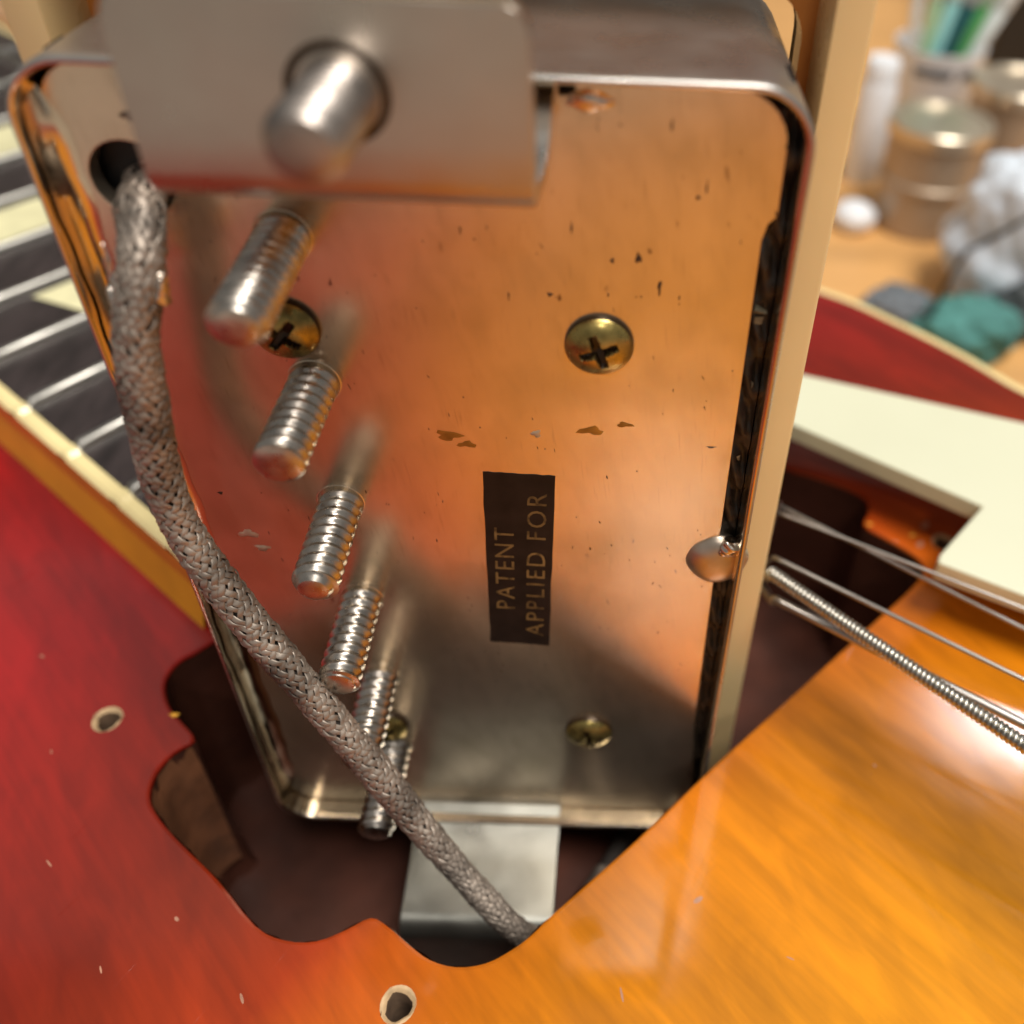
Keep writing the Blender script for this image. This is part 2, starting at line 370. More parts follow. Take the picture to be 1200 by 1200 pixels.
# neck: fretboard, binding, frets, inlays (s along the strings towards the body, t across)
fs = V(.794, -.608, 0); ft = V(.608, .794, 0); FO = V(-26.6, 10.35, 0)
def fb(s, t, z): q = FO + fs*s + ft*t; return (q.x, q.y, z)
FZ = -15.0
bm = bmesh.new()
grid(bm, [[fb(-420, 1.5, FZ), fb(-420, 55.5, FZ)], [fb(0, 1.5, FZ), fb(0, 55.5, FZ)]])
grid(bm, [[fb(0, 1.5, FZ), fb(0, 55.5, FZ)], [fb(0, 1.5, ZB), fb(0, 55.5, ZB)]])
link('fretboard', bm, M_rose, guitar, smooth=False)
frets = [-4.0, -13.7, -23.6, -34.0, -45.0, -56.6, -69.0, -82, -96, -111, -127, -144, -162, -181, -201, -222, -244, -268, -293, -320]
for sd, (t0, t1) in enumerate(((0, 1.5), (55.5, 57))):
    bm = bmesh.new(); to = t0 if sd == 0 else t1; rows = []
    ss = [-420] + [q for f_ in frets[::-1] for q in (f_-1.0, f_-.55, f_+.55, f_+1.0)] + [0]
    for s_ in ss:
        nub = any(abs(s_-f_) < .6 for f_ in frets)
        zt = FZ + (.35 if nub else 0)
        ti = t1 if sd == 0 else t0
        rows.append([fb(s_, ti, FZ-.1), fb(s_, ti, zt), fb(s_, to*.7+ti*.3, zt+.02), fb(s_, to, zt-.35)])
    grid(bm, rows)
    link('fretboard_binding', bm, M_bind, guitar, smooth=False)
    bm = bmesh.new()
    grid(bm, [[fb(s_, to-(.02 if sd == 0 else -.02), FZ-.35) for s_ in (-420, 0)], [fb(s_, to-(.1 if sd == 0 else -.1), FZ-3) for s_ in (-420, 0)], [fb(s_, to-(1.1 if sd == 0 else -1.1), ZB) for s_ in (-420, 0)]])
    grid(bm, [[fb(0.02, t0, FZ), fb(.02, t1, FZ)], [fb(.02, t0, ZB), fb(.02, t1, ZB)]])
    link('fretboard_edge', bm, M_bindside, guitar, smooth=False)
bm0 = None
for f_ in frets:
    bm = bmesh.new(); rows = []
    for t_ in (1.5, 2.0, 10, 28, 47, 55, 55.5):
        e = .35 if t_ in (1.5, 55.5) else 1
        rows.append([fb(f_+math.cos(a)*.72, t_, FZ+.95*math.sin(a)*e) for a in [PI*j/10 for j in range(11)]])
    grid(bm, rows); link('fret', bm, M_fret, guitar)
for a, b in ((0, 1), (2, 3), (4, 5), (6, 7), (8, 9), (11, 12), (13, 14)):
    s0, s1 = frets[b]+1.9, frets[a]-1.9
    bm = bmesh.new(); grid(bm, [[fb(s0, 12, FZ+.04), fb(s1, 14.5, FZ+.04)], [fb(s0, 45, FZ+.04), fb(s1, 42.5, FZ+.04)]])
    if b <= 3 and a == 0: bm.free(); continue
    link('fret_inlay', bm, M_pearl, guitar, smooth=False)

# pickguard
gp = [(12, 48), (31.2, 41.8), (55, 34.3), (90, 22.5), (128, 8), (112, -22), (80, -4), (47.1, 10.2), (40.3, 13.7), (40.7, 14.6), (46.6, 21.2), (29.5, 32.6), (14, 42.2)]
bm = bmesh.new()
polyfill(bm, [gp], zc(-14.0)); polyfill(bm, [gp], zc(-16.3)); walls(bm, gp, zc(-14.0), zc(-16.3), 1)
bmesh.ops.remove_doubles(bm, verts=bm.verts, dist=1e-4)
link('pickguard', bm, [M_guard, M_gedge], guitar, smooth=True, bevel=.25, autosmooth=30)
for x, y in ((70, 12), (22, 42)):
    bm = bmesh.new(); lathe(bm, [(3, -16.3), (3, ZB)], (x, y, 0), n=16); link('pickguard_spacer', bm, M_black, guitar, autosmooth=40)

# strings
def string(pts, rad, wound=False):
    bm = bmesh.new(); P = [V(*p) for p in pts]
    if not wound: tube(bm, P, rad, 10)
    else:
        tube(bm, P, rad*.72, 10)
        L = [0.]
        for a, b in zip(P, P[1:]): L.append(L[-1]+(b-a).length)
        fr = frames(P); pitch = rad*.62; wr = pitch*.49; tot = min(L[-1], wound); n = int(tot/pitch*12); j = 0; hel = []
        for i in range(n+1):
            s_ = i/n*tot
            while j < len(L)-2 and L[j+1] < s_: j += 1
            f_ = (s_-L[j])/(L[j+1]-L[j]); p_ = P[j].lerp(P[j+1], f_); a = fr[j][1].lerp(fr[j+1][1], f_); b = fr[j][2].lerp(fr[j+1][2], f_)
            ph = 2*PI*s_/pitch; hel.append((p_ + (a*math.cos(ph)+b*math.sin(ph))*(rad-wr), (a*math.cos(ph)+b*math.sin(ph))))
        rows = []
        for i, (p_, nn) in enumerate(hel):
            t_ = (hel[min(i+1, n)][0]-hel[max(i-1, 0)][0]).normalized(); bb = t_.cross(nn).normalized()
            rows.append([p_ + nn*wr*math.cos(q) + bb*wr*math.sin(q) for q in (-1.9, -1.1, -.4, .4, 1.1, 1.9)])
        grid(bm, rows)
    return link('string', bm, M_wound if wound else M_plain, guitar)
def far(p, q, k):                                # continue the line p-q beyond q
    return tuple(q[i]+(q[i]-p[i])*k for i in range(3))
def strg(a, b, rad, wound=False, k=1.2):
    st = [V(*far(a, b, k)).lerp(V(*a), q/60) for q in range(60)]
    pts = st + catmull([a, (a[0]+.12, a[1]+1.6, a[2]-2.0), (23.6, 14.2, -16-a[1]*.1), (21.0, 19+a[1]*.1, -17), (12, 30+a[1]*.4, -12), (-60, a[1]+82, -9), (-260, a[1]+240, -11)], 14)
    return string(pts, rad, wound)
strg((23.7, 7.3, -9), (39.8, -7.6, -9), .62, 52)
strg((23.9, 6.0, -10.6), (41.1, -4.9, -10.6), .38)
strg((24.3, 10.0, -10), (42.1, -1.5, -10), .20)
strg((25.2, 15.4, -10), (44.3, 5.4, -10), .17)
strg((25.8, 17.2, -11), (44.2, 4.1, -11), .17)

# ================================================================== humbucker
pk = empty('guitar_pickup', (0, 0, 0), 'upright metal guitar pickup seen from behind, with braided cable and cream mounting ring', 'pickup')
# cover shell
bm = bmesh.new()
def rl(ins, y, rr=3.4): return [(x, y, z) for x, z in rrect(-19.2+ins, 19.2-ins, -35+ins, 35-ins, max(rr-ins, .5))]
grid(bm, [rl(1.8, 16.6), rl(.8, 16.3), rl(.2, 15.6), rl(0, 14.6), rl(0, -1.25)], True, True, False, 0)
grid(bm, [rl(0, -1.25), rl(.03, -1.55), rl(.10, -1.66), rl(.24, -1.68)], True, False, False, 0)
grid(bm, [rl(.24, -1.68), rl(.36, -1.64), rl(.42, -1.5), rl(.46, -1.2), rl(.5, 0), rl(.52, 4)], True, False, False, 1)
link('cover', bm, [M_cover, M_rim], pk, autosmooth=70)
bm = bmesh.new(); box(bm, -18.3, 18.3, 1.6, 3.4, -34.2, 34.2); link('bobbin', bm, M_black, pk, smooth=False)
# polished solder-wiped fillet between plate and cover down the left side
bm = bmesh.new(); rows = []
for i in range(81):
    z = 33.2 - i*.83; k = min(1, (33.2-z)/2.5+.2)*min(1, (z+33.2)/4+.05); wv = .10*math.sin(z*.5)+.06*math.sin(z*1.7)
    rows.append([(-18.62+(1.15+wv)*k*(1-math.cos(a))*1.0, -1.35*(1-math.sin(a))*(.9+wv)-.012, z) for a in [PI/2*j/8 for j in range(9)]])
grid(bm, rows); link('edge_fillet', bm, M_rim, pk)
# base plate
out = []
def arc(cx, cz, rr, a0, a1, n=7): return [(cx+rr*math.cos(math.radians(a0+(a1-a0)*k/n)), cz+rr*math.sin(math.radians(a0+(a1-a0)*k/n))) for k in range(n+1)]
out += arc(15.2, 31.2, 2.9, 0, 90)
out += [(7.6, 34.1), (7.55, 33.5), (6.75, 33.45), (6.7, 34.1)]
out += arc(-15.6, 31.4, 2.9, 90, 180)
out += arc(-15.6, -31.4, 2.9, 180, 270)
out += arc(15.6, -31.4, 2.9, 270, 355)
out += [(17.75, -20), (17.6, 0), (17.55, 15), (17.5, 26.0), (17.7, 27.0), (18.15, 27.5)]
bm = bmesh.new(); hole = circ(-15.1, 28.2, 2.1, 32)
polyfill(bm, [out, hole], lambda x, z: (x, 0, z)); polyfill(bm, [out, hole], lambda x, z: (x, 1.1, z))
walls(bm, out, lambda x, z: (x, 0, z), lambda x, z: (x, 1.1, z)); walls(bm, hole, lambda x, z: (x, 0, z), lambda x, z: (x, 1.1, z))
bmesh.ops.remove_doubles(bm, verts=bm.verts, dist=1e-4)
link('base_plate', bm, M_plate, pk, bevel=.10, autosmooth=30)
# dark pits, nicks and brownish residue spots on the plate
spots = [(11.0, 24.7, .18, .30, 0), (9.6, 24.5, .11, .17, 0), (6.2, 22.2, .16, .13, 0), (13.9, 28.4, .12, .13, 0), (12.3, 32.2, .06, .32, 0), (12.25, 22.9, .10, .5, 0), (14.3, 29.0, .05, .4, 0),
         (8.3, 17.0, .30, .05, 0), (-15.9, 5.7, .16, .14, 0), (16.2, 11.3, .28, .08, 0), (-14.3, 31.6, .35, .28, 0), (-13.5, 30.2, .16, .14, 0), (3.9, 22, .04, .3, 0), (1.5, 26, .05, .25, 0), (7.4, 26.4, .05, .35, 0),
         (5.2, 11.9, .3, .28, 1), (-.3, 11.5, .75, .4, 2), (.8, 10.8, .6, .25, 2), (8.6, 12.3, .8, .32, 2), (10.7, 12.9, .5, .2, 2), (-14.9, 1.8, .7, .35, 1), (-14.2, .4, .5, .3, 1)]
M_pit = mat('dark_pit', (.05, .022, .012), .6); M_resid = mat('pale_residue', (.55, .44, .33), .3, .5, var=.3, vscale=900); M_olive = mat('olive_tarnish', (.36, .22, .05), .4, .8, var=.4, vscale=900)
for x, z, a, b, k in spots:
    bm = bmesh.new(); n = 14; ph = random.random()*6
    ring_ = [(1+.28*math.sin(3*q+ph)+.18*math.sin(5*q+ph*2), q) for q in [2*PI*j/n for j in range(n)]]
    grid(bm, [[(x+a*rr*math.cos(q), -.004, z+b*rr*math.sin(q)) for rr, q in ring_], [(x+a*.6*rr*math.cos(q), -.02-(.05 if k == 1 else 0), z+b*.6*rr*math.sin(q)) for rr, q in ring_]], True, False, True)
    link('wear_mark', bm, (M_pit, M_resid, M_olive)[k], pk)

bm = bmesh.new()
for i in range(230):
    x, z = random.uniform(-14, 17), random.uniform(-24, 32.5)
    if 1 < x < 6.6 and -10 < z < 9: continue
    a = random.uniform(.02, .055); b = a*random.choice((1, 1.3, 3.5, 5)); th = random.gauss(.15, .25); n = 6
    if b > .18: a *= .5
    vs = [bm.verts.new((x+a*math.cos(q)*math.cos(th)-b*math.sin(q)*math.sin(th), -.006, z+a*math.cos(q)*math.sin(th)+b*math.sin(q)*math.cos(th))) for q in [2*PI*j/n for j in range(n)]]
    bm.faces.new(vs)
link('pitting', bm, M_pit, pk, smooth=False)['kind'] = 'stuff'
# potting wax in the gap on the right, with chips
bm = bmesh.new(); rows = []
for i in range(161):
    z = 33.0 - i*.41
    rows.append([(17.3+.12*math.sin(z*3)+.1*random.random(), 1.2, z)] + [(17.55+j*.24, .7+.35*math.sin(z*1.7+j)+.5*(random.random()-.5)-.25*(1-abs(j-2)/2), z) for j in range(5)] + [(18.66, .3+.3*random.random(), z)])
grid(bm, rows); link('potting_wax', bm, M_wax, pk)
for z, s in ((21.6, .55), (20.9, .3), (16.2, .25), (10.3, .22)):
    bm = bmesh.new()
    pts = [V(random.uniform(-1, 1), random.uniform(-.5, .5), random.uniform(-1.3, 1.3))*s for _ in range(7)]
    for p_ in pts: bm.verts.new(V(18.05, .15, z)+p_)
    bmesh.ops.convex_hull(bm, input=bm.verts[:])
    link('wax_chip', bm, M_flake, pk, smooth=False)

# mounting legs: bent strips
def strip(name, cen, th, parent, m):
    """cen: list of (y,z,x0,x1) centre line; thickness th"""
    bm = bmesh.new(); n = len(cen); F_ = []; B_ = []
    for i, (y, z, x0, x1) in enumerate(cen):
        a = cen[max(i-1, 0)]; b = cen[min(i+1, n-1)]; ty, tz = b[0]-a[0], b[1]-a[1]; l = math.hypot(ty, tz); ny, nz = -tz/l, ty/l
        xs = [x0+(x1-x0)*k/6 for k in range(7)]
        F_.append([(x, y+ny*th/2, z+nz*th/2) for x in xs]); B_.append([(x, y-ny*th/2, z-nz*th/2) for x in xs])
    rows = [f + b[::-1] for f, b in zip(F_, B_)]
    vs = grid(bm, rows, True)
    for rr in (vs[0], vs[-1]):
        for k in range(6): bm.faces.new((rr[k], rr[k+1], rr[12-k], rr[13-k]))
    return link(name, bm, m, parent, bevel=.16, autosmooth=35)
X0, X1 = -10.2, 6.25
c = [(.9, 33.45, -7.2, 6.6), (-.6, 33.4, -7.4, 6.6), (-2.5, 33.1, -8.5, 6.55), (-4.5, 32.65, -9.6, 6.5), (-5.8, 32.2, X0, X1)]
for k in range(1, 7):
    a = math.radians(15*k); c.append((-5.8-1.15*math.sin(a), 32.2+1.15*(1-math.cos(a))-.0, X0, X1))
c += [(-6.98, 35, X0, X1), (-6.98, 37.6, X0, X1)]
for k in range(1, 7):
    a = math.radians(15*k); c.append((-6.98, 37.6+2.1*math.sin(a), X0+1.2*max(0,(1-math.cos(a*1.0)))**1.5, X1-1.2*max(0,(1-math.cos(a*1.0)))**1.5))
c[-1] = (-6.98, 39.72, X0+1.25, X1-1.25)
c = [(y, z-1.0, a, b) if y < -.7 and y > -5.81 and i > 0 else (y, z-(1.0 if i > 4 else 0), a, b) for i, (y, z, a, b) in enumerate(c)]
c = [(y, z+(1.0 if z > 35 else 0), a, b) for (y, z, a, b) in c]
strip('mounting_leg', c, .95, pk, M_leg)
M_leg2 = mat('dark_nickel_leg', (.25, .25, .225), .33, .9, var=.15, vscale=200, rvar=.06, bump=.006, bscale=600)  # lower leg, in a darker nickel than the upper one
X0, X1 = -6.9, 6.4
c = [(.9, -34.6, X0, X1), (-.5, -34.9, X0, X1), (-2, -35.4, X0, X1), (-5, -35.8, X0, X1), (-9.0, -36.1, X0, X1)]
for k in range(1, 7):
    a = math.radians(15*k); c.append((-9.0-1.2*math.sin(a), -36.1-1.2*(1-math.cos(a)), X0, X1))
c += [(-10.2, -39, X0, X1), (-10.2, -43.5, X0, X1)]
strip('mounting_leg', c, .95, pk, M_leg2)

# threaded rod builder: axis from p0 (hidden end) to p1 (free end)
def threaded(name, p0, p1, R, pitch, m, parent, cham=.35, amp=.25, dimple=True):
    p0 = V(*p0); p1 = V(*p1); ax = (p1-p0).normalized(); t = ax.orthogonal().normalized(); b = ax.cross(t); Ltot = (p1-p0).length
    bm = bmesh.new(); n = 28; steps = int(Ltot/pitch*9); rows = []
    for i in range(steps+1):
        h = i/steps*Ltot; row = []
        for k in range(n):
            a = 2*PI*k/n; ph = (h/pitch - k/n) % 1.0
            prof = abs(ph-.5)*2; prof = min(1, max(0, (prof-.12)/.76))
            rr = R - amp*prof
            e = Ltot-h
            if e < cham: rr = min(rr, R-amp-(cham-e)*.7)
            row.append(p0+ax*h+(t*math.cos(a)+b*math.sin(a))*rr)
        rows.append(row)
    re = R-amp-cham*.7
    for rr, h in ((re*.8, .06), (re*.5, .09), (re*.25, .10)):
        rows.append([p1+ax*h+(t*math.cos(2*PI*k/n)+b*math.sin(2*PI*k/n))*rr for k in range(n)])
    grid(bm, rows, True, False, True)
    return link(name, bm, m, parent, autosmooth=32)
tips = [(-8.0, -8.3, 25.0), (-8.0, -7.2, 15.2), (-8.0, -7.3, 5.0), (-8.0, -7.2, -5.0), (-8.0, -7.3, -14.9), (-8.0, -7.6, -24.9)]
for i, (x, y, z) in enumerate(tips):
    dx = (.25, -.1, .1, .0, .1, 0)[i]
    threaded('pole_screw', (x, 1.3, z+.2), (x+dx, y, z), 1.48, .76, M_steel, pk, cham=(.22, .08, .42, .15, .15, .15)[i])
    # the burr ring where the screw passes the plate
    bm = bmesh.new(); n = 28
    grid(bm, [[(x+rr*math.cos(2*PI*k/n), y_, z+.2+rr*math.sin(2*PI*k/n)) for k in range(n)] for rr, y_ in ((1.62, -.003), (1.58, -.03), (1.52, -.03), (1.48, 0.))], True)
    link('screw_bushing', bm, M_plate, pk)

# brass fixing screws: domed heads with a cross recess
M_grime_shade = mat('recess_grime_hole_shade', (.035, .018, .006), .35, .4)  # dirt in the recesses; also colours the shade disc round the height screw
def brass(x, z, rot, h=1.15):
    bm = bmesh.new(); R = 2.0; nr, na = 34, 96; rows = []
    for i in range(nr+1):
        rr = R*(i+.4)/(nr+.4) if i < nr else R; row = []
        for k in range(na):
            a = 2*PI*k/na; px, pz = rr*math.cos(a), rr*math.sin(a)
            y = -h*math.sqrt(max(0, 1-(rr/R)**2*.93))+.05
            qx, qz = px*math.cos(rot)+pz*math.sin(rot), -px*math.sin(rot)+pz*math.cos(rot)
            def sl(u_, v_):
                w_ = .32*(1-.35*abs(v_)/1.15); return max(0, min(1, (w_-abs(u_))/.07))*max(0, min(1, (1.15-abs(v_))/.10))
            s_ = max(sl(qx, qz), sl(qz, qx)); row.append((x+px, y+s_*.75*max(.25, 1-.5*rr), z+pz))
        rows.append(row)
    rows.append([(x+R*math.cos(2*PI*k/na), .1, z+R*math.sin(2*PI*k/na)) for k in range(na)])
    grid(bm, rows, True, True, False)
    for f in bm.faces:
        c_ = f.calc_center_median(); px, pz = c_.x-x, c_.z-z
        qx, qz = px*math.cos(rot)+pz*math.sin(rot), -px*math.sin(rot)+pz*math.cos(rot)
        j1 = random.uniform(.18, .36); rr_ = math.hypot(px, pz)
        if (abs(qx) < j1 and abs(qz) < 1.15) or (abs(qz) < j1 and abs(qx) < 1.15) or rr_ > 1.93: f.material_index = 1
    return link('fixing_screw', bm, [M_brass, M_grime_shade], pk, autosmooth=50)
brass(9.0, 18.95, .35); brass(-8.95, 19.3, .9); brass(8.9, -21.3, .2); brass(-8.4, -21.5, .6)

M_dullsolder = mat('dull_solder', (.58, .49, .40), .40, 1., var=.2, vscale=400, rvar=.08, bump=.02, bscale=900)
# solder joints
def blob(name, cx, cy, cz, rx, ry, rz, m, seed, amp=.1, parent=pk):
    bm = bmesh.new(); bmesh.ops.create_icosphere(bm, subdivisions=4, radius=1)
    for v in bm.verts:
        q = v.co; k = 1+amp*(math.sin(q.x*3+seed)*math.cos(q.z*4+seed*2)+.5*math.sin(q.z*7+q.x*5+seed)+.4*math.sin(q.y*6+seed))
        v.co = V(cx+q.x*rx*k, cy+q.y*ry*k, cz+q.z*rz*k)
    return link(name, bm, m, parent)
blob('solder_joint', 17.6, .15, .8, 2.15, 1.05, 2.3, M_dullsolder, 1.3, .025)
blob('solder_joint', 18.3, -.45, 2.6, .8, .6, .8, M_solder, 4.1, .16)
blob('solder_joint', 8.3, .05, 33.3, 1.1, .35, .55, M_solder, 2.2, .12)

# decal with its lettering
bm = bmesh.new(); dq = [(1.63, 8.5), (6.35, 8.35), (5.7, -9.65), (1.2, -9.4)]
e = []
for i in range(4):
    a = V(dq[i][0], 0, dq[i][1]); b = V(dq[(i+1) % 4][0], 0, dq[(i+1) % 4][1])
    for k in range(12): p_ = a.lerp(b, k/12); e.append((p_.x+random.uniform(-.035, .035), p_.z+random.uniform(-.035, .035)))
polyfill(bm, [e], lambda x, z: (x, -.022, z)); walls(bm, e, lambda x, z: (x, -.022, z), lambda x, z: (x, 0.003, z))
dec = link('decal', bm, M_decal, pk, smooth=False)
dec['label'] = 'black decal reading PATENT APPLIED FOR'
def text(body, size, loc, rz, m, parent, sx=1., name='lettering', yy=-.03, space=1.12):
    cu = bpy.data.curves.new('t', 'FONT'); cu.body = body; cu.size = size; cu.align_x = 'CENTER'; cu.align_y = 'CENTER'; cu.space_character = space
    cu.offset = 0.0; cu.resolution_u = 3
    to = bpy.data.objects.new('t', cu); C.objects.link(to); bpy.context.view_layer.update()
    me = bpy.data.meshes.new_from_object(to.evaluated_get(bpy.context.evaluated_depsgraph_get())); bpy.data.objects.remove(to)
    ca, sa = math.cos(rz), math.sin(rz)
    for v in me.vertices:
        x, y = v.co.x*sx, v.co.y; v.co = V(loc[0]+x*ca-y*sa, yy, loc[1]+x*sa+y*ca)*MM
    me.materials.clear(); me.materials.append(m); me.name = name
    o = bpy.data.objects.new(name, me); C.objects.link(o); o.parent = parent; return o
text('PATENT', 1.95, (2.75, -1.1), math.radians(90-1.6), M_gold, dec, 1.12, space=1.15)
text('APPLIED FOR', 1.9, (4.95, -.9), math.radians(90-2.0), M_gold, dec, 1.17, space=1.2)

# mounting ring (cream), behind the cover's rim
bm = bmesh.new()
def rg(x0, x1, z0, z1, rr, y): return [(x, y, z) for x, z in rrect(x0, x1, z0, z1, rr)]
rows = [rg(-20.1, 20.1, -35.9, 35.9, 3.2, 7.0), rg(-22.9, 22.9, -44.5, 44.5, 3.5, 7.0), rg(-23.0, 23.0, -44.6, 44.6, 3.6, 9.0), rg(-22.6, 22.6, -44.2, 44.2, 3.4, 13.0), rg(-19.6, 19.6, -35.4, 35.4, 3, 13.0)]
# hollow tabs: the long bars stay flush at y=7, the tab areas are recessed
bm = bmesh.new()
inn = lambda y, k=0: [(x, y, z) for x, z in rrect(-20.0+k, 20.0-k, -35.9+k, 35.9-k, 3.0)]
sidebar = lambda y: [(x, y, z) for x, z in rrect(-20.7, 20.7, -42.6, 42.6, 2.0)]
outer = lambda y, k=0: [(x, y, z) for x, z in rrect(-22.75+k, 22.75-k, -44.8+k, 44.8-k, 3.4)]
grid(bm, [inn(11.0), inn(13), inn(13, -.0)], True, mi=0)
grid(bm, [inn(11.0), sidebar(11.0)], True, mi=1)
grid(bm, [sidebar(11.0), sidebar(6.3), outer(6.3, .25), outer(6.5), outer(13.5), outer(14.2, .7), inn(14.2)], True, mi=0)
rg_o = link('mounting_ring', bm, [M_cream, M_tabshade], pk, autosmooth=40)
for x, z in ((-20, 41.5), (20, 41.5), (-20, -41.5), (20, -41.5)): pass

# height screw through the leg
M_dullsteel = mat('dull_steel_bolt', (.36, .32, .29), .42, 1., var=.3, vscale=500, rvar=.08, bump=.02, bscale=900)
threaded('height_screw', (-1.0, 12.5, 36.0), (-1.75, -11.9, 35.6), 1.62, .55, M_dullsteel, pk, cham=.38, amp=.14)
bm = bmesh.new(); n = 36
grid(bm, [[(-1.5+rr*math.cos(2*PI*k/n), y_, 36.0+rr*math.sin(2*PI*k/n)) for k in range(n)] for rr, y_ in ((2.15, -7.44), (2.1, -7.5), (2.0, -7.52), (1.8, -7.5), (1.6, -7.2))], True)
link('hole_shade_disc', bm, M_grime_shade, pk)  # flat dark disc painting the hole's shade round the bolt; no hole cut
bm = bmesh.new(); lathe(bm, [(2.6, 14.2), (2.6, 14.8), (1.6, 15.5)], (-1.0, 0, 36.0), (0, 1, 0), 28); link('screw_head', bm, M_steel, pk, autosmooth=40)

# braided cable
cp = [(-15.0, 2.6, 27.3), (-14.7, -.3, 27.3), (-14.0, -2.5, 26.7), (-14.0, -3.9, 24.8), (-14.8, -4.8, 21.6), (-15.5, -5.0, 17.0), (-16.1, -5.0, 11.2), (-15.5, -5.4, 6.6), (-13.1, -6.3, .6), (-10.4, -7.4, -4.4), (-7.1, -8.5, -11.0), (-3.4, -10.0, -18.1), (.9, -12.0, -24.6), (4.3, -13.3, -28.8), (7.0, -12.0, -34), (10, -5, -40), (14, 4, -43)]
P = catmull(cp, 60); fr = frames(P)
Ls = [0.]
for a, b in zip(P, P[1:]): Ls.append(Ls[-1]+(b-a).length)
Rc = 1.12
bm = bmesh.new(); tube(bm, P[::6], Rc*.80, 14)
cable = link('cable', bm, M_core, pk)
bm = bmesh.new(); NS = 11; kk = math.tan(math.radians(33))/Rc
STEP = .085; ns = int((Ls[-1]-9)/STEP); j = 0; samp = []
for i in range(ns):
    s_ = i*STEP+1.2
    while j < len(Ls)-2 and Ls[j+1] < s_: j += 1
    f_ = (s_-Ls[j])/(Ls[j+1]-Ls[j]); samp.append((s_, P[j].lerp(P[j+1], f_), fr[j][1].lerp(fr[j+1][1], f_).normalized(), fr[j][2].lerp(fr[j+1][2], f_).normalized()))
for sgn in (1, -1):
    for q in range(NS):
        rows = []; wdt = .79*2*PI/NS/2*random.uniform(.8, 1.06); jt = random.uniform(0, 6); jr = random.uniform(-.03, .04)
        for i, (s_, p_, a, b) in enumerate(samp[::2] if False else samp):
            if i % 2: continue
            ph = 2*PI*q/NS + sgn*kk*s_
            rad = Rc + .07*sgn*math.cos(kk*s_*NS) + .05*math.sin(s_*.9+1.3)*.5 + .03
            if s_ < 5: rad += .16*math.sin(s_*1.1)*math.sin(q*2.1+sgn)
            rad += jr + .03*math.sin(s_*2.3+jt); ph += .09*math.sin(s_*.8+jt)
            rad *= (1.0 - .16*min(1, max(0, (s_-52)/14))) * (1+.035*math.sin(s_*.37+2))
            row = []
            for k, dr in ((-1, -.06), (-.7, .02), (-.35, -.025), (0, .03), (.35, -.025), (.7, .02), (1, -.06)):
                aa = ph + k*wdt; row.append(p_ + (a*math.cos(aa)*1.06+b*math.sin(aa)*.93)*(rad+dr))
            rows.append(row)
        grid(bm, rows)
br = link('braided_shield', bm, M_braid, cable); br['kind'] = 'stuff'
# frayed wire ends and solder where the braid leaves the plate
for i in range(16):
    a = random.uniform(0, 6.3); rr = Rc+.12
    q0 = V(-14.6+rr*math.cos(a)*.9, -3.2+rr*math.sin(a), random.uniform(24, 27)); dz = random.uniform(1.2, 2.6)
    bm = bmesh.new(); tube(bm, catmull([q0, q0+V(random.uniform(-.3, .3), random.uniform(-.3, .1), -dz*.5), q0+V(random.uniform(-.5, .5), random.uniform(-.35, .1), -dz)], 5), .07, 6)
    link('loose_strand', bm, M_solder, cable)
blob('solder_joint', -15.45, -3.6, 23.4, .55, .7, 1.6, M_solder, 3.3, .2, cable)
blob('solder_joint', -12.9, -4.3, 24.4, .35, .45, .9, M_solder, 5.3, .25, cable)

# ================================================================== things on the bench behind
def simple(name, m, build, label, cat, group=None, **k):
    bm = bmesh.new(); build(bm); o = link(name, bm, m, None, **k); return tag(o, label, cat, group)
M_white = mat('white_plastic', (.86, .90, .95), .35, 0, var=.04, vscale=60)
M_tin = mat('bronze_tin', (.44, .35, .26), .5, .45, var=.12, vscale=90, rvar=.08)
M_lid = mat('tin_lid', (.66, .58, .46), .3, .8, var=.1, vscale=60)
M_dark = mat('black_case', (.012, .012, .013), .4)
M_ink = mat('dark_print', (.05, .06, .08), .6); M_yel = mat('yellow_print', (.62, .47, .10), .6)
# pen cup
cup = empty('pen_cup', (107, 247, TZ), 'white cup with dark print holding a bunch of markers', 'cup')
bm = bmesh.new(); lathe(bm, [(11.6, TZ), (12, TZ+.6), (13.6, -41), (13.8, -40), (13.2, -40), (11.4, TZ+2)], (107, 248, 0), n=40, close1=True); link('cup_body', bm, M_white, cup, autosmooth=40)
def wrap(bm, cx, cy, R, a0, a1, z0, z1):
    grid(bm, [[(cx+R*math.sin(a0+(a1-a0)*k/8), cy-R*math.cos(a0+(a1-a0)*k/8), z) for k in range(9)] for z in (z0, z1)])
for a0, a1 in ((-.75, -.45), (-.40, -.12), (-.08, .08), (.28, .62)):
    bm = bmesh.new(); wrap(bm, 107, 248, 13.75, a0, a1, -46.8, -44.2); link('printed_word', bm, M_ink, cup)
bm = bmesh.new(); wrap(bm, 107, 248, 13.2, -.9, -.3, -58, -55.5); link('printed_stripe', bm, M_yel, cup)
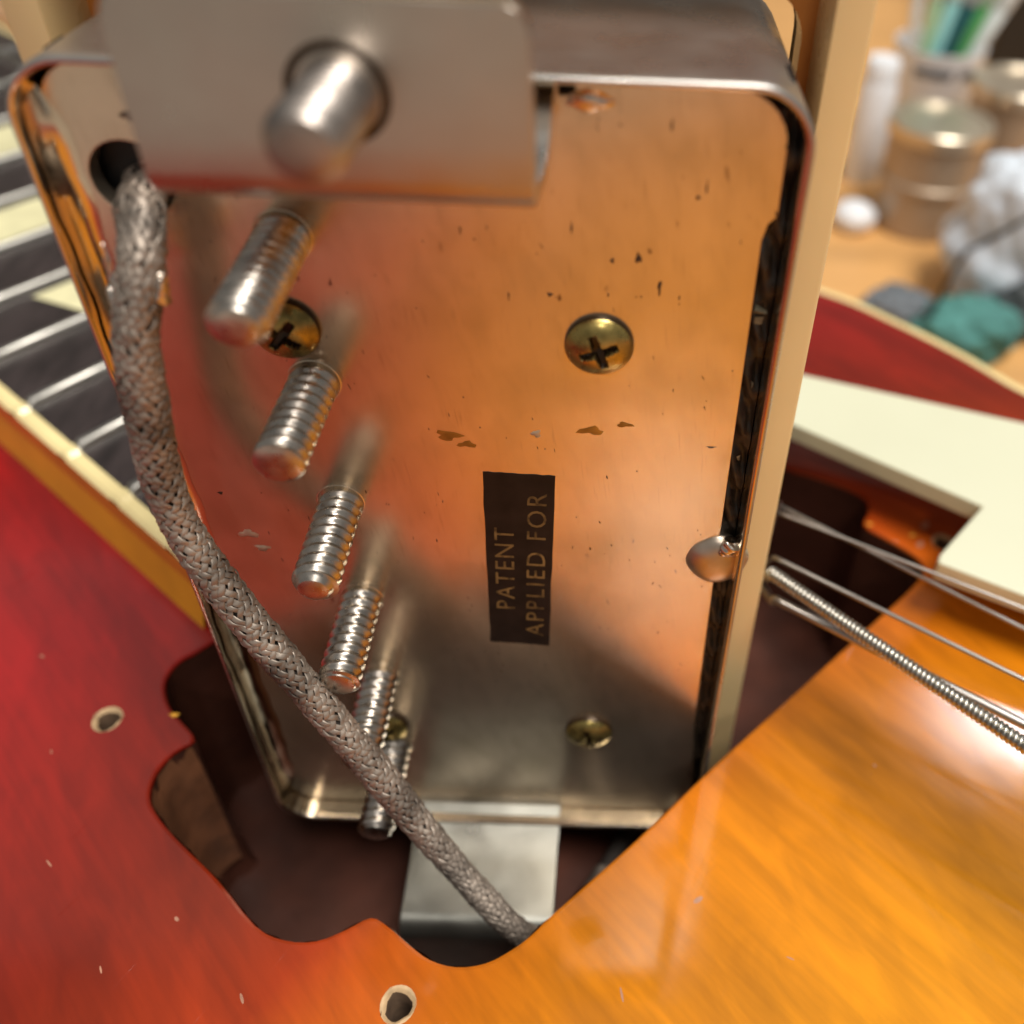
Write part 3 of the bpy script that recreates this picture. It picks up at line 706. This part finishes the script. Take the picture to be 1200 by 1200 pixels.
pens = [(-11.2, -6, (-4, 2, 60), 1.7, (.80, .82, .80), 'white marker leaning at the left rim of the cup'),
        (-7.6, -8, (7, 4, 60), 2.0, (.42, .66, .42), 'pale green marker at the left of the cup'),
        (-4.2, -9, (13, 6, 60), 1.9, (.36, .78, .80), 'light cyan marker next to the pale green one'),
        (-.6, -9.5, (12, 6, 60), 2.3, (.012, .10, .11), 'dark teal marker in the middle of the cup'),
        (2.2, -5, (13, 6, 64), 2.2, (.02, .20, .20), 'teal marker behind the dark teal one'),
        (4.0, -9, (15, 5, 62), 1.8, (.10, .42, .13), 'green marker right of the middle of the cup'),
        (3.0, -1, (16, 6, 66), 2.0, (.42, .02, .03), 'red marker between the teal and green ones'),
        (8.8, -7.5, (22, 6, 60), 2.2, (.74, .80, .82), 'white marker leaning far right out of the cup'),
        (9.6, -2, (26, 8, 58), 1.6, (.70, .70, .72), 'pale grey pen behind the white marker at the right rim')]
for dx, dy, ax, rad, col, lb in pens:
    rad *= .95
    mm = mat('marker_barrel', col, .35)
    A = V(107+dx*.72, 248+dy*.6, TZ+3); D = V(*ax).normalized(); n = 16
    top = 66
    mk = empty('marker', (0, 0, 0), lb, 'marker', 'markers in the white cup')
    # shift so that the pen passes the rim where it should
    rim = V(107+dx*.93, 248+dy*.9, -40); A = V(107+max(-7.5, dx-ax[0]*.5)*.9, 248+dy*.55, TZ+3.0); D = (rim-A).normalized()
    bm = bmesh.new(); lathe(bm, [(rad*.7, 0), (rad, .8), (rad, 44), (rad*.8, 44.6)], A, D, n); link('barrel', bm, mm, mk, autosmooth=40)
    bm = bmesh.new(); lathe(bm, [(rad*1.06, 44.6), (rad*1.08, top-1), (rad*.8, top)], A, D, n); link('cap', bm, mat('marker_cap', tuple(min(1, c_*.5+.36) for c_ in col), .35), mk, autosmooth=40)
# tins
for nm, cx, cy, R, zt, lb in (('tin', 93.5, 192, 12.6, -42, 'bronze coloured tin with a ribbed rim in front of the white cup'),
                              ('tin', 121, 213, 13.0, -38.5, 'bronze coloured tin at the right edge, behind the plastic bag')):
    t_ = empty(nm, (cx, cy, TZ), lb, 'tin', 'bronze tins on the bench')
    bm = bmesh.new(); lathe(bm, [(R-.6, TZ), (R, TZ+.8), (R, TZ+13), (R+.7, TZ+13.6), (R+.7, TZ+14.8), (R, TZ+15.4), (R, zt-3)], (cx, cy, 0), n=48); link('can', bm, M_tin, t_, autosmooth=35)
    bm = bmesh.new(); lathe(bm, [(R+.3, zt-4), (R+1.0, zt-3.4), (R+1.0, zt-.5), (R+.5, zt), (R-.8, zt), (R-1.4, zt-.8)], (cx, cy, 0), n=48); link('lid', bm, M_lid, t_, autosmooth=35)
# white bottle / tube
bt = empty('white_bottle', (0, 0, 0), 'tall white plastic bottle right behind the cream ring', 'bottle')
bm = bmesh.new(); lathe(bm, [(5.2, TZ), (5.6, TZ+.8), (5.4, -44), (4.6, -41.5)], (82.6, 219, 0), n=36); link('bottle_body', bm, M_white, bt, autosmooth=40)
bm = bmesh.new(); lathe(bm, [(4.7, -41.3), (4.7, -36.5), (4.2, -35.8)], (82.6, 219, 0), n=36); link('bottle_cap', bm, M_white, bt, autosmooth=40)
def lump(name, m, cx, cy, cz, rx, ry, rz, amp, fr_, seed, label, cat, flat=None):
    bm = bmesh.new(); bmesh.ops.create_icosphere(bm, subdivisions=5, radius=1)
    for v in bm.verts:
        q = v.co.copy(); k = 1
        for o_ in range(4):
            f2 = fr_*1.9**o_; k += amp/1.6**o_*abs(math.sin(q.x*f2+seed+o_*2)*math.cos(q.y*f2*1.1-seed)+math.sin(q.z*f2*1.2+seed*1.7+q.x*2))-amp*.4/1.6**o_
        z_ = cz+q.z*rz*k; v.co = V(cx+q.x*rx*k, cy+q.y*ry*k, max(z_, TZ+.3))
    return tag(link(name, bm, m), label, cat)
lump('bottle_stopper', M_white, 74.5, 187, TZ+3.6, 5.8, 5.8, 4.2, .03, 2, 1, 'small round white plastic stopper on the bench by the cream ring', 'stopper')
M_bag = mat('clear_plastic_bag', (.80, .88, .97), .2, 0, trans=.2, var=.05, vscale=50, bump=.3, bscale=120, ior=1.3)
lump('plastic_bag', M_bag, 107, 153, TZ+17, 17, 15, 20, .13, 2.6, 2.4, 'crumpled clear plastic bag at the right edge of the bench', 'bag')
M_teal = mat('teal_cloth', (.07, .22, .20), .85, 0, var=.3, vscale=90, bump=.5, bscale=200)
lump('teal_rag', M_teal, 90, 131, TZ+5.5, 10.5, 8, 6.5, .12, 3, .7, 'teal rag bunched up just past the red edge of the guitar', 'cloth')
M_gr = mat('blue_grey_cloth', (.16, .18, .20), .85, 0, var=.4, vscale=90, bump=.5, bscale=200)
lump('grey_rag', M_gr, 77, 140, TZ+4.2, 8, 6, 5, .14, 3, 3.7, 'small blue grey rag beside the teal rag', 'cloth')
lump('grey_pouch', mat('dark_grey_pouch', (.05, .06, .065), .6, 0, var=.4, vscale=80), 104, 138.5, TZ+6.5, 8, 6, 7, .10, 3, 5.1, 'dark grey pouch under the front of the clear plastic bag', 'pouch')
simple('thin_cord', M_dark, lambda bm: tube(bm, catmull([(78, 131, TZ+.8), (81, 131, -60), (84, 131, -47.5), (87.6, 132, -45.3), (91.5, 132, -42.3), (96, 133, -39.4), (104, 135, -36), (120, 145, -38), (134, 160, -52), (138, 168, TZ+.9)], 8), .6, 8), 'thin black cord lying across the crumpled plastic bag', 'cord')
simple('black_case', M_dark, lambda bm: box(bm, 153, 240, 325, 400, TZ, -18), 'black case standing at the far right behind the tins', 'case', smooth=False, bevel=2)
M_card = mat('beige_cardboard', (.62, .47, .31), .8, 0, var=.06, vscale=40, bump=.1, bscale=100)
simple('cardboard_box', M_card, lambda bm: box(bm, -520, -190, 330, 520, TZ+.1, 20), 'plain beige cardboard box far behind the neck at the upper left', 'box', smooth=False, bevel=2)
M_wall = mat('beige_wall', (.26, .235, .21), .85, 0, var=.04, vscale=3)
simple('room_wall', M_wall, lambda bm: box(bm, -1500, 1500, 1300, 1340, -800, 1300), None, None, smooth=False)['kind'] = 'structure'
